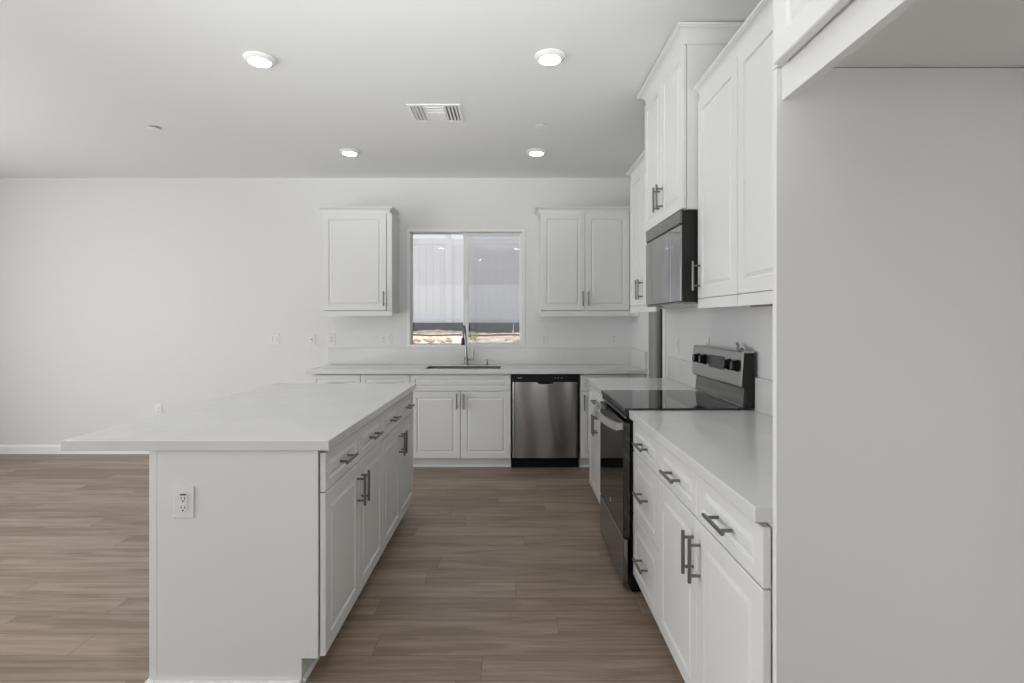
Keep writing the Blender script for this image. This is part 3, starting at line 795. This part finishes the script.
plate('wall_outlet', 'white outlet on the back wall near the right corner', (1.026, yw, 1.156), 0, 1, 'outlet', 'outlet', 'wall plates')
plate('wall_outlet', 'white low outlet on the back wall seen just above the island worktop', (-3.556, yw, 0.447), 0, 1, 'outlet', 'outlet', 'wall plates')
plate('light_switch', 'white switch plate on the right wall between doorway and range', (XR, 3.87, 1.16), m90, 1, 'switch', 'switch', 'wall plates')
plate('wall_outlet', 'white outlet on the right wall just above the range backguard', (XR, 3.28, 1.175), m90, 1, 'outlet', 'outlet', 'wall plates')
plate('island_outlet', 'white outlet with charging slot on the near end of the island', (-1.208, 1.954, 0.672), 0, 1, 'usb', 'outlet', 'wall plates')

# ------------------------------------------------------------------ ceiling fittings
def downlight(x, y, lab):
    t_ = thing('ceiling_light', lab, 'ceiling light', (x, y, HC), 0, 'disc ceiling lights')
    B().lathe([(0.078, -0.0005), (0.083, -0.003), (0.083, -0.007), (0.061, -0.023), (0.0575, -0.023), (0.0575, -0.019)], 48).build('trim_ring', 'trim', t_, smooth=True)
    B().lathe([(0.030, -0.0195), (0.057, -0.0195), (0.057, -0.0235), (0.042, -0.0255), (0.02, -0.0265)], 48).build('lens', 'lens', t_, smooth=True)
downlight(-1.380, 2.90, 'lit disc ceiling light, front left of the four in view')
downlight(0.206, 2.875, 'lit disc ceiling light, front right of the four in view')
downlight(-1.375, 4.49, 'lit disc ceiling light, back left of the four, above the left wall cabinet')
downlight(0.206, 4.49, 'lit disc ceiling light, back right of the four, nearest the right wall cabinets')
downlight(-1.39, 0.55, 'lit disc ceiling light over the island side, mirrored in the left window pane')
downlight(0.10, 0.40, 'lit disc ceiling light over the aisle, mirrored at the window right edge')
downlight(-0.76, -1.50, 'lit disc ceiling light behind the viewer, mirrored low in the right window pane')

vt = thing('ceiling_vent', 'white louvred air register in the ceiling between the lights', 'vent', (-0.702, 3.51, HC))
b = B(); VW, VD = 0.358, 0.305; f_ = 0.022
b.box(0, f_, 0, VD, -0.008, -0.0005, 0.002).box(VW - f_, VW, 0, VD, -0.008, -0.0005, 0.002).box(f_, VW - f_, 0, f_, -0.008, -0.0005, 0.002).box(f_, VW - f_, VD - f_, VD, -0.008, -0.0005, 0.002)
b.build('register_frame', 'trim', vt)
B().box(f_, VW - f_, f_, VD - f_, -0.0018, -0.0006).build('duct_backing', 'slot', vt)
xa, xb = f_ + 0.098, VW - f_ - 0.098
def slat(vertical, c, lo, hi, tilt):
    d = 0.008
    if vertical: poly = [(c - d, -0.002), (c - d + 0.0015, -0.002), (c + tilt * 0 + d, -0.010), (c + d - 0.0015, -0.010)] if tilt > 0 else [(c + d, -0.002), (c + d - 0.0015, -0.002), (c - d, -0.010), (c - d + 0.0015, -0.010)]
    else: poly = [(c - d, -0.002), (c - d + 0.0015, -0.002), (c + d, -0.010), (c + d - 0.0015, -0.010)]
    if vertical: return B().prism(poly, 'y', lo, hi)
    return B().prism(poly, 'x', lo, hi)
for k in range(4): slat(True, f_ + 0.014 + 0.024 * k, f_, VD - f_, -1).build('louvre', 'trim', vt)
for k in range(4): slat(True, xb + 0.012 + 0.024 * k, f_, VD - f_, 1).build('louvre', 'trim', vt)
for k in range(3): slat(False, f_ + 0.02 + 0.042 * k, xa, xb, 1).build('louvre', 'trim', vt)
b = B().box(xa - 0.006, xa + 0.002, f_, VD - f_, -0.010, -0.002).box(xb - 0.002, xb + 0.006, f_, VD - f_, -0.010, -0.002)
b.box(xa + 0.002, xb - 0.002, 0.155, VD - f_, -0.008, -0.002)
b.build('divider', 'trim', vt)
for x, y, lab in ((-2.66, 3.93, 'small white round sprinkler cap on the ceiling at left'), (0.213, 3.89, 'small white round sprinkler cap on the ceiling between the right lights')):
    t_ = thing('sprinkler_cap', lab, 'sprinkler cap', (x, y, HC), 0, 'sprinkler caps')
    B().lathe([(0.030, -0.0005), (0.030, -0.010)], 32).build('cap_neck', 'slotsoft', t_, smooth=True)  # grey neck: the shade in the gap is put into its colour
    B().lathe([(0.041, -0.0105), (0.041, -0.0125), (0.036, -0.014)], 32).build('cap_disc', 'trim', t_, smooth=True)
